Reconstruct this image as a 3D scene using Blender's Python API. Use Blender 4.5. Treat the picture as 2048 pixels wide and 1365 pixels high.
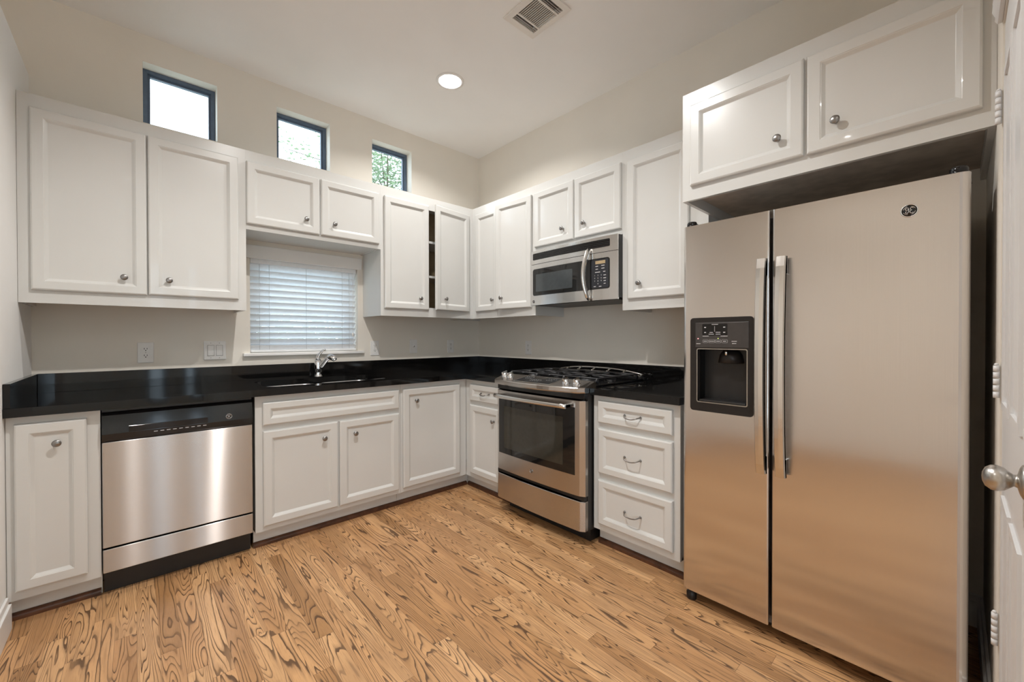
import bpy, bmesh, math, random
from mathutils import Vector, Matrix
PI = math.pi
sc = bpy.context.scene
for o in list(bpy.data.objects): bpy.data.objects.remove(o)

# ------------------------------------------------------------------ camera
CAM = Vector((-2.5709, -3.2793, 1.2049))
YAW, PITCH, ROLL, FPX = 0.7423, -0.0078, -0.0014, 818.07
fw = Vector((math.sin(YAW), math.cos(YAW), 0)); rt = Vector((math.cos(YAW), -math.sin(YAW), 0)); up = Vector((0, 0, 1))
f2 = fw*math.cos(PITCH) + up*math.sin(PITCH); u2 = up*math.cos(PITCH) - fw*math.sin(PITCH)
r3 = rt*math.cos(ROLL) + u2*math.sin(ROLL); u3 = u2*math.cos(ROLL) - rt*math.sin(ROLL)
cd = bpy.data.cameras.new('camera'); cam = bpy.data.objects.new('camera', cd); sc.collection.objects.link(cam)
M = Matrix(((r3.x, u3.x, -f2.x, CAM.x), (r3.y, u3.y, -f2.y, CAM.y), (r3.z, u3.z, -f2.z, CAM.z), (0, 0, 0, 1)))
cam.matrix_world = M
cd.sensor_width = 36; cd.lens = FPX*36/2048; cd.clip_start = 0.02
cd.shift_x = (1024-1021.43)/2048; cd.shift_y = (681.6-682.5)/2048
sc.camera = cam
# ------------------------------------------------------------------ world, exposure, lamps
sc.view_settings.view_transform = 'Standard'; sc.view_settings.look = 'None'
sc.view_settings.gamma = 1; sc.view_settings.use_curve_mapping = False
sc.view_settings.exposure = -0.41
w = bpy.data.worlds.new('sky'); sc.world = w; w.use_nodes = True
wb = w.node_tree.nodes['Background']
wb.inputs[0].default_value = (0.75, 0.89, 1.0, 1); wb.inputs[1].default_value = 6.8
sc.cycles.max_bounces = 12; sc.cycles.diffuse_bounces = 6; sc.cycles.glossy_bounces = 5
sc.cycles.sample_clamp_indirect = 6
LAMPS = [  # recessed can lights: x, y, watts; rear and left ones unseen, added to brighten
    (-0.926, -0.858, 25), (-1.93, -1.95, 54), (-2.6, -3.75, 18), (-3.55, -2.6, 10), (-2.2, -5.4, 12)]
LAMP_COL = (1.0, 0.98, 0.955)
CEIL = 3.013
def lamp(i, x, y, wt):
    l = bpy.data.lights.new('can_lamp', 'AREA'); l.shape = 'DISK'; l.size = 0.07; l.energy = wt; l.color = LAMP_COL
    o = bpy.data.objects.new('can_lamp', l); sc.collection.objects.link(o); o.location = (x, y, CEIL+0.034)
for i, L in enumerate(LAMPS): lamp(i, *L)

# ------------------------------------------------------------------ node helpers
def new_mat(name):
    m = bpy.data.materials.new(name); m.use_nodes = True
    nt = m.node_tree; return m, nt, nt.nodes['Principled BSDF']
def nd(nt, typ, ins=None, **kw):
    n = nt.nodes.new(typ)
    for k, v in kw.items(): setattr(n, k, v)
    for k, v in (ins or {}).items():
        if hasattr(v, 'is_linked') or isinstance(v, bpy.types.NodeSocket): nt.links.new(v, n.inputs[k])
        else: n.inputs[k].default_value = v
    return n
def mth(nt, op, a, b=None, c=None):
    n = nt.nodes.new('ShaderNodeMath'); n.operation = op
    for i, v in enumerate((a, b, c)):
        if v is None: continue
        if isinstance(v, bpy.types.NodeSocket): nt.links.new(v, n.inputs[i])
        else: n.inputs[i].default_value = v
    return n.outputs[0]
def ramp(nt, fac, stops):
    n = nt.nodes.new('ShaderNodeValToRGB'); nt.links.new(fac, n.inputs[0])
    e = n.color_ramp.elements
    while len(e) < len(stops): e.new(0.5)
    for k, (p, c) in enumerate(stops):
        e[k].position = p; e[k].color = (*c, 1) if len(c) == 3 else c
    return n.outputs[0]
def mixc(nt, f, a, b, mode='MIX'):
    n = nt.nodes.new('ShaderNodeMix'); n.data_type = 'RGBA'; n.blend_type = mode
    for k, v in ((0, f), (6, a), (7, b)):
        if isinstance(v, bpy.types.NodeSocket): nt.links.new(v, n.inputs[k])
        else: n.inputs[k].default_value = v if k == 0 else (*v, 1)
    return n.outputs[2]
def objc(nt): return nt.nodes.new('ShaderNodeTexCoord').outputs['Object']
def geop(nt): return nt.nodes.new('ShaderNodeNewGeometry').outputs['Position']
def bump(nt, p, h, strength, dist):
    b = nd(nt, 'ShaderNodeBump', {'Height': h, 'Strength': strength, 'Distance': dist}); nt.links.new(b.outputs[0], p.inputs['Normal'])

def paint(name, col, rough=0.5, var=0.04, bscale=220, bstr=0.15, coat=0.0, spec=0.5):
    m, nt, p = new_mat(name)
    n = nd(nt, 'ShaderNodeTexNoise', {'Vector': geop(nt), 'Scale': 3.0, 'Detail': 3.0})
    c2 = tuple(max(0, x*(1-var)) for x in col); c1 = tuple(min(1, x*(1+var)) for x in col)
    nt.links.new(ramp(nt, n.outputs[0], [(0.3, c2), (0.7, c1)]), p.inputs['Base Color'])
    p.inputs['Roughness'].default_value = rough
    p.inputs['Coat Weight'].default_value = coat
    p.inputs['Specular IOR Level'].default_value = spec
    if bstr:
        b = nd(nt, 'ShaderNodeTexNoise', {'Vector': geop(nt), 'Scale': bscale, 'Detail': 2.0})
        bump(nt, p, b.outputs[0], bstr, 0.001)
    return m
def plain(name, col, rough=0.4, metal=0.0, var=0.06, scale=40, coat=0.0, emit=None, es=0):
    m, nt, p = new_mat(name)
    n = nd(nt, 'ShaderNodeTexNoise', {'Vector': geop(nt), 'Scale': scale})
    nt.links.new(ramp(nt, n.outputs[0], [(0.35, tuple(x*(1-var) for x in col)), (0.65, tuple(min(1, x*(1+var)) for x in col))]), p.inputs['Base Color'])
    p.inputs['Roughness'].default_value = rough; p.inputs['Metallic'].default_value = metal
    p.inputs['Coat Weight'].default_value = coat
    if emit: p.inputs['Emission Color'].default_value = (*emit, 1); p.inputs['Emission Strength'].default_value = es
    return m
def steel(name, tangent, col=(0.62, 0.60, 0.575), rough=0.27, aniso=0.75, wav=0.0, tail=0.0):
    m, nt, p = new_mat(name)
    pos = geop(nt)
    sx = {'x': (3, 400, 400), 'y': (400, 3, 400), 'z': (400, 400, 3)}[tangent[1]]
    mp = nd(nt, 'ShaderNodeMapping', {'Vector': pos, 'Scale': sx})
    n = nd(nt, 'ShaderNodeTexNoise', {'Vector': mp.outputs[0], 'Scale': 1.0, 'Detail': 2.0})
    nt.links.new(ramp(nt, n.outputs[0], [(0.3, tuple(c*0.985 for c in col)), (0.7, tuple(c*1.015 for c in col))]), p.inputs['Base Color'])
    r = nd(nt, 'ShaderNodeMapRange', {'Value': n.outputs[0], 'From Min': 0.3, 'From Max': 0.7, 'To Min': rough*0.98, 'To Max': rough*1.02})
    nt.links.new(r.outputs[0], p.inputs['Roughness'])
    p.inputs['Metallic'].default_value = 1.0
    p.inputs['Anisotropic'].default_value = aniso
    v = {'x': (1, 0, 0), 'y': (0, 1, 0), 'z': (0, 0, 1)}[tangent[0]]
    cx = nd(nt, 'ShaderNodeCombineXYZ', {'X': v[0], 'Y': v[1], 'Z': v[2]})
    nt.links.new(cx.outputs[0], p.inputs['Tangent'])
    if wav:
        wn = nd(nt, 'ShaderNodeTexNoise', {'Vector': pos, 'Scale': 2.6, 'Detail': 1.5})
        bump(nt, p, wn.outputs[0], 1.0, wav)
    if tail:    # brushed metal also scatters a long faint streak across the brush lines
        g = nd(nt, 'ShaderNodeBsdfAnisotropic', {'Color': (*col, 1), 'Roughness': 0.25, 'Anisotropy': -0.85})
        nt.links.new(cx.outputs[0], g.inputs['Tangent'])
        mx = nt.nodes.new('ShaderNodeMixShader'); mx.inputs[0].default_value = tail
        nt.links.new(p.outputs[0], mx.inputs[1]); nt.links.new(g.outputs[0], mx.inputs[2])
        nt.links.new(mx.outputs[0], nt.nodes['Material Output'].inputs[0])
    return m

M_cab = paint('cabinet_white_paint', (0.64, 0.637, 0.615), rough=0.24, var=0.015, bscale=90, bstr=0.06, coat=0.3)
M_wall = paint('wall_beige_paint', (0.79, 0.745, 0.67), rough=0.75, var=0.02, bscale=260, bstr=0.25)
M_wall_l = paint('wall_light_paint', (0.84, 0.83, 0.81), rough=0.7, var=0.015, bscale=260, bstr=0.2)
M_ceil = paint('ceiling_paint', (0.87, 0.86, 0.845), rough=0.85, var=0.015, bscale=200, bstr=0.25)
M_trim = paint('trim_white_paint', (0.78, 0.77, 0.75), rough=0.35, var=0.02, bscale=90, bstr=0.05)
M_door = paint('pantry_door_paint', (0.72, 0.72, 0.72), rough=0.35, var=0.02, bscale=90, bstr=0.05)
M_plate = plain('plate_white_plastic', (0.80, 0.79, 0.77), 0.35, var=0.02)
M_slot = plain('slot_dark', (0.03, 0.03, 0.03), 0.6)
M_nickel = plain('brushed_nickel', (0.52, 0.50, 0.47), 0.30, 1.0)
M_knob = plain('shaded_nickel_knob', (0.30, 0.29, 0.28), 0.30, 1.0)  # nickel darkened to put the knobs' shading into the colour
M_chrome = plain('chrome', (0.80, 0.81, 0.83), 0.07, 1.0, var=0.02)
M_blackgl = plain('black_gloss_plastic', (0.006, 0.006, 0.007), 0.09)
M_black = plain('black_satin', (0.014, 0.013, 0.013), 0.38)
M_gray = plain('charcoal_plastic', (0.020, 0.017, 0.0155), 0.36)
M_cav = plain('dispenser_black', (0.004, 0.0037, 0.0035), 0.35)
M_cav.node_tree.nodes['Principled BSDF'].inputs['Specular IOR Level'].default_value = 0.12
M_disp = plain('range_display_black', (0.016, 0.016, 0.017), 0.45)
M_disp.node_tree.nodes['Principled BSDF'].inputs['Specular IOR Level'].default_value = 0.2
M_gray.node_tree.nodes['Principled BSDF'].inputs['Specular IOR Level'].default_value = 0.28
M_iron = plain('cast_iron', (0.018, 0.018, 0.02), 0.45, coat=0.1)
M_glassb = plain('dark_oven_glass', (0.010, 0.010, 0.010), 0.04)
M_text = plain('print_light_grey', (0.62, 0.62, 0.62), 0.5)
M_lcd = plain('lcd_amber', (0.40, 0.30, 0.17), 0.35)
M_raw = plain('unfinished_plywood', (0.56, 0.48, 0.40), 0.7, var=0.12, scale=14)
M_rawd = plain('shelf_interior_brown', (0.50, 0.37, 0.21), 0.7, var=0.1, scale=14)
M_shoe = plain('dark_stained_wood', (0.085, 0.032, 0.014), 0.35, var=0.3, scale=25)
M_fridgeS = plain('fridge_side_grey', (0.23, 0.23, 0.235), 0.45)
M_frame = plain('flare_tinted_window_frame', (0.09, 0.125, 0.18), 0.4)  # dark frame colour lifted towards blue to paint in the window flare
M_blind = plain('white_blind_slat', (0.84, 0.86, 0.88), 0.35, var=0.02)
M_cord = plain('blind_cord', (0.55, 0.56, 0.57), 0.7)
M_bulb = plain('lamp_lens', (1, 1, 1), 0.4, emit=(1, 0.97, 0.92), es=9)
M_canin = plain('can_reflector', (0.85, 0.85, 0.84), 0.3)
M_red = plain('red_indicator', (0.8, 0.1, 0.1), 0.4, emit=(1, 0.5, 0.5), es=1.5)
M_grn = plain('green_indicator', (0.5, 0.8, 0.1), 0.4, emit=(0.8, 1, 0.3), es=1.2)
M_bark = plain('tree_bark', (0.10, 0.075, 0.05), 0.9)
S_fr = steel('stainless_fridge', ('y', 'z'), (0.72, 0.685, 0.66), 0.19, 0.9, wav=0.0016)
S_dw = steel('stainless_dishwasher', ('z', 'x'), (0.56, 0.53, 0.51), 0.24, 0.95, tail=0.6)
S_rg = steel('stainless_range', ('z', 'y'), (0.54, 0.51, 0.485), 0.22, 0.8)
S_hd = steel('stainless_bar', ('y', 'z'), (0.70, 0.68, 0.65), 0.22, 0.3)
S_mw = steel('stainless_microwave', ('z', 'y'), (0.68, 0.665, 0.65), 0.22, 0.8)
S_sink = steel('stainless_sink', ('z', 'x'), (0.62, 0.62, 0.62), 0.30, 0.3)

def granite():
    m, nt, p = new_mat('black_granite')
    v = nd(nt, 'ShaderNodeTexVoronoi', {'Vector': geop(nt), 'Scale': 260.0})
    n = nd(nt, 'ShaderNodeTexNoise', {'Vector': geop(nt), 'Scale': 70.0, 'Detail': 4.0})
    a = ramp(nt, n.outputs[0], [(0.45, (0.004, 0.004, 0.004)), (0.75, (0.010, 0.009, 0.0085))])
    s = ramp(nt, v.outputs['Distance'], [(0.02, (1, 1, 1)), (0.09, (0, 0, 0))])
    nt.links.new(mixc(nt, s, a, (0.07, 0.065, 0.06)), p.inputs['Base Color'])
    p.inputs['Roughness'].default_value = 0.06; p.inputs['Specular IOR Level'].default_value = 0.38
    return m
M_gran = granite()

def oak():
    m, nt, p = new_mat('oak_floor')
    sep = nt.nodes.new('ShaderNodeSeparateXYZ'); nt.links.new(geop(nt), sep.inputs[0])
    X, Y = sep.outputs[0], sep.outputs[1]
    W = 0.066
    u = mth(nt, 'DIVIDE', X, W); row = mth(nt, 'FLOOR', u); fu = mth(nt, 'FRACT', u)
    wr = nd(nt, 'ShaderNodeTexWhiteNoise', {'W': row}, noise_dimensions='1D')
    v = mth(nt, 'ADD', mth(nt, 'DIVIDE', Y, 0.82), mth(nt, 'MULTIPLY', wr.outputs[0], 7.3))
    col = mth(nt, 'FLOOR', v); fv = mth(nt, 'FRACT', v)
    cid = nd(nt, 'ShaderNodeCombineXYZ', {'X': row, 'Y': col})
    wn = nd(nt, 'ShaderNodeTexWhiteNoise', {'Vector': cid.outputs[0]}, noise_dimensions='2D')
    idv = wn.outputs[0]; idc = nt.nodes.new('ShaderNodeSeparateColor'); nt.links.new(wn.outputs[1], idc.inputs[0])
    # grain contours of a stretched noise field, one field per plank
    sc_x = mth(nt, 'ADD', mth(nt, 'MULTIPLY', idc.outputs[1], 10.0), 8.0)
    vec = nd(nt, 'ShaderNodeCombineXYZ', {'X': mth(nt, 'MULTIPLY', X, sc_x), 'Y': mth(nt, 'MULTIPLY', Y, 0.95), 'Z': mth(nt, 'MULTIPLY', idv, 97.0)})
    n1 = nd(nt, 'ShaderNodeTexNoise', {'Vector': vec.outputs[0], 'Scale': 1.0, 'Detail': 2.0, 'Roughness': 0.42, 'Distortion': 0.25})
    fine = nd(nt, 'ShaderNodeCombineXYZ', {'X': mth(nt, 'MULTIPLY', X, 60.0), 'Y': mth(nt, 'MULTIPLY', Y, 14.0), 'Z': idv})
    nf = nd(nt, 'ShaderNodeTexNoise', {'Vector': fine.outputs[0], 'Scale': 1.0, 'Detail': 2.0})
    freq = mth(nt, 'ADD', mth(nt, 'MULTIPLY', idc.outputs[2], 16.0), 18.0)
    g = mth(nt, 'FRACT', mth(nt, 'ADD', mth(nt, 'MULTIPLY', n1.outputs[0], freq), mth(nt, 'MULTIPLY', nf.outputs[0], 0.30)))
    lineG = ramp(nt, g, [(0.0, (1, 1, 1)), (0.13, (0.95, 0.95, 0.95)), (0.22, (0.30, 0.30, 0.30)), (0.50, (0, 0, 0)), (0.965, (0, 0, 0)), (1.0, (1, 1, 1))])
    # strength of lines varies along the boards
    lv = nd(nt, 'ShaderNodeCombineXYZ', {'X': mth(nt, 'MULTIPLY', X, 11.0), 'Y': mth(nt, 'MULTIPLY', Y, 2.6), 'Z': mth(nt, 'MULTIPLY', idv, 31.0)})
    nl = nd(nt, 'ShaderNodeTexNoise', {'Vector': lv.outputs[0], 'Scale': 1.0, 'Detail': 1.0})
    ls = ramp(nt, nl.outputs[0], [(0.32, (0.45, 0.45, 0.45)), (0.54, (1, 1, 1))])
    pore = nd(nt, 'ShaderNodeCombineXYZ', {'X': mth(nt, 'MULTIPLY', X, 420.0), 'Y': mth(nt, 'MULTIPLY', Y, 16.0), 'Z': idv})
    npo = nd(nt, 'ShaderNodeTexNoise', {'Vector': pore.outputs[0], 'Scale': 1.0, 'Detail': 2.0})
    base = ramp(nt, idv, [(0.0, (0.37, 0.20, 0.085)), (0.15, (0.50, 0.275, 0.125)), (0.5, (0.58, 0.335, 0.16)), (0.8, (0.65, 0.395, 0.20)), (1.0, (0.44, 0.24, 0.105))])
    soft = ramp(nt, nl.outputs[0], [(0.3, (0.80, 0.76, 0.72)), (0.6, (1.05, 1.03, 1.0))])
    base = mixc(nt, 1.0, base, soft, 'MULTIPLY')
    base = mixc(nt, mth(nt, 'MULTIPLY', ramp(nt, npo.outputs[0], [(0.52, (0, 0, 0)), (0.72, (1, 1, 1))]), 0.35), base, (0.22, 0.10, 0.035))
    c = mixc(nt, mth(nt, 'MULTIPLY', mth(nt, 'MULTIPLY', lineG, ls), 0.92), base, (0.075, 0.034, 0.014))
    # joints
    ex = mth(nt, 'MINIMUM', fu, mth(nt, 'SUBTRACT', 1.0, fu)); ey = mth(nt, 'MINIMUM', fv, mth(nt, 'SUBTRACT', 1.0, fv))
    jx = mth(nt, 'LESS_THAN', ex, 0.011); jy = mth(nt, 'LESS_THAN', ey, 0.0012)
    j = mth(nt, 'MAXIMUM', jx, jy)
    c = mixc(nt, mth(nt, 'MULTIPLY', j, 0.55), c, (0.12, 0.055, 0.02))
    nt.links.new(c, p.inputs['Base Color'])
    rr = nd(nt, 'ShaderNodeMapRange', {'Value': lineG, 'To Min': 0.30, 'To Max': 0.45}); nt.links.new(rr.outputs[0], p.inputs['Roughness'])
    bump(nt, p, mth(nt, 'MULTIPLY', mth(nt, 'ADD', j, mth(nt, 'MULTIPLY', lineG, 0.25)), -1.0), 0.35, 0.0015)
    return m
M_oak = oak()

def glass():
    m = bpy.data.materials.new('window_glass'); m.use_nodes = True; nt = m.node_tree
    for n in list(nt.nodes): nt.nodes.remove(n)
    out = nt.nodes.new('ShaderNodeOutputMaterial')
    t = nd(nt, 'ShaderNodeBsdfTransparent', {'Color': (0.95, 0.97, 0.98, 1)}); g = nd(nt, 'ShaderNodeBsdfGlossy', {'Roughness': 0.02})
    fr = nd(nt, 'ShaderNodeFresnel', {'IOR': 1.45}); mx = nt.nodes.new('ShaderNodeMixShader')
    bf = nt.nodes.new('ShaderNodeNewGeometry').outputs['Backfacing']
    nt.links.new(mth(nt, 'MULTIPLY', fr.outputs[0], mth(nt, 'SUBTRACT', 1.0, bf)), mx.inputs[0]); nt.links.new(t.outputs[0], mx.inputs[1]); nt.links.new(g.outputs[0], mx.inputs[2])
    nt.links.new(mx.outputs[0], out.inputs[0]); return m
M_glass = glass()
def leafmat():
    m, nt, p = new_mat('tree_leaf')
    n = nd(nt, 'ShaderNodeTexNoise', {'Vector': geop(nt), 'Scale': 6.0})
    nt.links.new(ramp(nt, n.outputs[0], [(0.3, (0.13, 0.17, 0.10)), (0.7, (0.25, 0.30, 0.20))]), p.inputs['Base Color'])
    p.inputs['Roughness'].default_value = 0.5
    tr = nd(nt, 'ShaderNodeBsdfTranslucent', {'Color': (0.22, 0.30, 0.15, 1)})
    ad = nt.nodes.new('ShaderNodeMixShader'); ad.inputs[0].default_value = 0.4
    out = nt.nodes['Material Output']
    nt.links.new(p.outputs[0], ad.inputs[1]); nt.links.new(tr.outputs[0], ad.inputs[2]); nt.links.new(ad.outputs[0], out.inputs[0])
    return m
M_leaf = leafmat()

# ------------------------------------------------------------------ mesh builder
class MB:
    def __init__(s): s.bm = bmesh.new()
    def add(s, other):
        me = bpy.data.meshes.new('tmp'); other.to_mesh(me); other.free(); s.bm.from_mesh(me); bpy.data.meshes.remove(me); return s
    def box(s, x0, x1, y0, y1, z0, z1, bev=0.0, seg=2):
        b = bmesh.new(); bmesh.ops.create_cube(b, size=1)
        for v in b.verts:
            v.co = Vector(((x0+x1)/2+v.co.x*(x1-x0), (y0+y1)/2+v.co.y*(y1-y0), (z0+z1)/2+v.co.z*(z1-z0)))
        if bev:
            bmesh.ops.bevel(b, geom=list(b.edges), offset=bev, segments=seg, affect='EDGES', profile=0.5)
        return s.add(b)
    def prism(s, pts, axis, a, b_, smooth=False):
        """pts: 2D polygon, extruded along axis from a to b_. axis 'z': pts=(x,y); 'x': (y,z); 'y': (x,z)"""
        f = {'z': lambda p, t: (p[0], p[1], t), 'x': lambda p, t: (t, p[0], p[1]), 'y': lambda p, t: (p[0], t, p[1])}[axis]
        b = bmesh.new()
        A = [b.verts.new(f(p, a)) for p in pts]; B = [b.verts.new(f(p, b_)) for p in pts]
        n = len(pts)
        for i in range(n):
            fc = b.faces.new((A[i], A[(i+1) % n], B[(i+1) % n], B[i])); fc.smooth = smooth
        b.faces.new(A); b.faces.new(B[::-1])
        bmesh.ops.recalc_face_normals(b, faces=b.faces)
        return s.add(b)
    def loft(s, rings, close=True, caps=True, smooth=True):
        b = bmesh.new(); R = [[b.verts.new(p) for p in r] for r in rings]; n = len(R[0])
        for k in range(len(R)-1):
            for i in range(n if close else n-1):
                fc = b.faces.new((R[k][i], R[k][(i+1) % n], R[k+1][(i+1) % n], R[k+1][i])); fc.smooth = smooth
        if caps and close:
            b.faces.new(R[0][::-1]); b.faces.new(R[-1])
        bmesh.ops.recalc_face_normals(b, faces=b.faces)
        return s.add(b)
    def tube(s, path, r, n=10, sq=None, caps=True):
        P = [Vector(p) for p in path]; rings = []
        rr = r if isinstance(r, (list, tuple)) else [r]*len(P)
        ref = None
        for i, p in enumerate(P):
            t = (P[min(i+1, len(P)-1)]-P[max(i-1, 0)]).normalized()
            if ref is None:
                ref = Vector((0, 0, 1)) if abs(t.z) < 0.9 else Vector((1, 0, 0))
            a = (ref - t*ref.dot(t)).normalized(); ref = a; b = t.cross(a)
            ka, kb = sq or (1, 1)
            rings.append([p+a*math.cos(2*PI*j/n)*rr[i]*ka+b*math.sin(2*PI*j/n)*rr[i]*kb for j in range(n)])
        return s.loft(rings, True, caps)
    def lathe(s, prof, org=(0, 0, 0), axis='y-', n=24, sx=1.0, cap=True):
        """prof: (r, h) along axis from org"""
        o = Vector(org); rings = []
        ax = {'y-': (Vector((1, 0, 0)), Vector((0, 0, 1)), Vector((0, -1, 0))), 'z': (Vector((1, 0, 0)), Vector((0, 1, 0)), Vector((0, 0, 1))),
              'z-': (Vector((1, 0, 0)), Vector((0, -1, 0)), Vector((0, 0, -1))), 'x': (Vector((0, 1, 0)), Vector((0, 0, 1)), Vector((1, 0, 0)))}[axis]
        for r, h in prof:
            r = max(r, 1e-5)
            rings.append([o+ax[0]*math.cos(2*PI*j/n)*r*sx+ax[1]*math.sin(2*PI*j/n)*r+ax[2]*h for j in range(n)])
        return s.loft(rings, True, cap)
    def slab(s, outer, holes, axis, a, b_, smooth_holes=False):
        """flat plate with holes. outer/holes: lists of 2D points"""
        f = {'z': lambda p, t: (p[0], p[1], t), 'x': lambda p, t: (t, p[0], p[1]), 'y': lambda p, t: (p[0], t, p[1])}[axis]
        b = bmesh.new(); es = []
        loops = []
        for lp in [outer]+holes:
            vs = [b.verts.new(f(p, a)) for p in lp]; loops.append(vs)
            for i in range(len(vs)): es.append(b.edges.new((vs[i], vs[(i+1) % len(vs)])))
        bmesh.ops.triangle_fill(b, use_beauty=True, use_dissolve=False, edges=es)
        top = list(b.faces)
        r = bmesh.ops.extrude_face_region(b, geom=top)
        d = Vector(f((0, 0), b_))-Vector(f((0, 0), a))
        bmesh.ops.translate(b, verts=[v for v in r['geom'] if isinstance(v, bmesh.types.BMVert)], vec=d)
        bmesh.ops.recalc_face_normals(b, faces=b.faces)
        bmesh.ops.dissolve_limit(b, angle_limit=0.001, verts=b.verts, edges=b.edges)
        return s.add(b)
    def cut(s, other):
        ms = []
        for q in (s.bm, other.bm):
            me = bpy.data.meshes.new('t'); q.to_mesh(me); q.free(); o = bpy.data.objects.new('t', me); sc.collection.objects.link(o); ms.append(o)
        md = ms[0].modifiers.new('b', 'BOOLEAN'); md.object = ms[1]; md.operation = 'DIFFERENCE'; md.solver = 'EXACT'
        dg = bpy.context.evaluated_depsgraph_get(); ev = ms[0].evaluated_get(dg); me = bpy.data.meshes.new_from_object(ev)
        s.bm = bmesh.new(); s.bm.from_mesh(me); bpy.data.meshes.remove(me)
        for o in ms:
            d = o.data; bpy.data.objects.remove(o); bpy.data.meshes.remove(d)
        return s
    def text(s, txt, size, u, y, z, ext=0.0004, shear=0.0, sx=1.0):
        cu = bpy.data.curves.new('t', 'FONT'); cu.body = txt; cu.size = size; cu.align_x = 'CENTER'; cu.align_y = 'CENTER'; cu.extrude = ext; cu.shear = shear; cu.resolution_u = 3
        o = bpy.data.objects.new('t', cu); sc.collection.objects.link(o)
        dg = bpy.context.evaluated_depsgraph_get(); me = bpy.data.meshes.new_from_object(o.evaluated_get(dg))
        for v in me.vertices: v.co = (u+v.co.x*sx, y-v.co.z, z+v.co.y)
        s.bm.from_mesh(me); bpy.data.meshes.remove(me); bpy.data.objects.remove(o); bpy.data.curves.remove(cu); return s
    def xf(s, mat):
        bmesh.ops.transform(s.bm, matrix=mat, verts=s.bm.verts); return s
    def rotz(s, ang, piv):
        p = Vector((piv[0], piv[1], 0))
        return s.xf(Matrix.Translation(p) @ Matrix.Rotation(ang, 4, 'Z') @ Matrix.Translation(-p))

ORG = {}
ANG = {'A': 0.0, 'B': -PI/2, 'C': PI}
def thing(name, frame, org, label, cat, group=None):
    """an empty at the thing's base; org is in wall coordinates (along the wall, minus distance from it, height)"""
    o = bpy.data.objects.new(name, None); sc.collection.objects.link(o)
    R = Matrix.Rotation(ANG[frame], 4, 'Z'); o.location = R @ Vector(org); o.rotation_euler = (0, 0, ANG[frame])
    o['label'] = label; o['category'] = cat
    if group: o['group'] = group
    o.empty_display_size = 0.1
    ORG[o.name] = (Vector(org), frame); return o
def obj(name, mb, mat, parent=None, label=None, frame='A', kind=None, cat=None, group=None):
    bm = mb.bm
    lo = Vector([min(v.co[i] for v in bm.verts) for i in range(3)]); hi = Vector([max(v.co[i] for v in bm.verts) for i in range(3)])
    c = (lo+hi)/2
    if parent is None: c.z = lo.z
    bmesh.ops.translate(bm, verts=bm.verts, vec=-c)
    me = bpy.data.meshes.new(name); bm.to_mesh(me); bm.free()
    o = bpy.data.objects.new(name, me); sc.collection.objects.link(o); me.materials.append(mat)
    if parent is not None:
        og, fr = ORG[parent.name]; o.parent = parent; o.location = c-og; ORG[o.name] = (c, fr)
    else:
        R = Matrix.Rotation(ANG[frame], 4, 'Z'); o.location = R @ c; o.rotation_euler = (0, 0, ANG[frame]); ORG[o.name] = (c, frame)
    if label: o['label'] = label
    if cat: o['category'] = cat
    if kind: o['kind'] = kind
    if group: o['group'] = group
    return o
def rect(a, b, c, d): return [(a, c), (b, c), (b, d), (a, d)]
def rrect(a, b, c, d, r, n=5):
    pts = []
    for (cx, cy, a0) in ((b-r, d-r, 0), (a+r, d-r, PI/2), (a+r, c+r, PI), (b-r, c+r, 3*PI/2)):
        for k in range(n+1):
            t = a0+PI/2*k/n; pts.append((cx+r*math.cos(t), cy+r*math.sin(t)))
    return pts
def circ(x, y, r, n=32): return [(x+r*math.cos(2*PI*k/n), y+r*math.sin(2*PI*k/n)) for k in range(n)]

# ------------------------------------------------------------------ the setting
XL, YR, XF, DP = -2.973, -7.2, -4.25, 3.359
def struct(name, mb, m, **k): return obj(name, mb, m, kind='structure', **k)
struct('floor', MB().box(XF-0.15, 1.0, YR-0.15, 0.15, -0.06, 0), M_oak)
VENT = (-0.912, -1.690, 0.237, 0.297)
cholesC = [circ(x, y, 0.076) for x, y, _ in LAMPS]+[rect(VENT[0]-0.09, VENT[0]+0.09, VENT[1]-0.12, VENT[1]+0.12)]
struct('ceiling', MB().slab(rect(XF-0.15, 1.0, YR-0.15, 0.15), cholesC, 'z', CEIL, CEIL+0.14), M_ceil)
WIN = [(-2.5295, -2.1674), (-1.8205, -1.4548), (-1.1173, -0.755)]
WZ0, WZ1 = 2.490, 2.852
WB = (-1.990, -1.243, 1.100, 1.762)
struct('wall_back', MB().slab(rect(XF-0.15, 0.15, 0, CEIL), [rect(a, b, WZ0, WZ1) for a, b in WIN]+[rect(*WB)], 'y', 0.0, 0.15), M_wall)
struct('wall_right', MB().box(0, 0.15, -DP-0.12, 0.0, 0, CEIL), M_wall)
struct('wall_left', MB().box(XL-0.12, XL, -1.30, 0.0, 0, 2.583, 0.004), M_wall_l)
LFILL_WIN = [(-6.9, -6.05), (-5.99, -5.15), (-5.09, -4.25)]
struct('wall_far_left', MB().slab(rect(YR, 0, 0, CEIL), [rect(a, b, 0.12, 2.25) for a, b in LFILL_WIN], 'x', XF-0.15, XF), M_wall)
PD0, PD1, PDZ = 0.855, 1.455, 2.045     # pantry door opening, along -x
struct('wall_pantry', MB().slab(rect(-1.62, 0.0, 0, CEIL), [rect(-PD1-0.004, -PD0+0.004, 0.0005, PDZ)], 'y', -DP-0.115, -DP), M_wall)
struct('wall_hall', MB().box(-1.62, -1.50, YR, -DP-0.115, 0, CEIL), M_wall)
RW = [(-2.42, -2.13), (-1.87, -1.65)]
struct('wall_rear', MB().slab(rect(XF, -1.62, 0, CEIL), [rect(a, b, 0.12, 2.60) for a, b in RW], 'y', YR-0.15, YR), M_wall)

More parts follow.
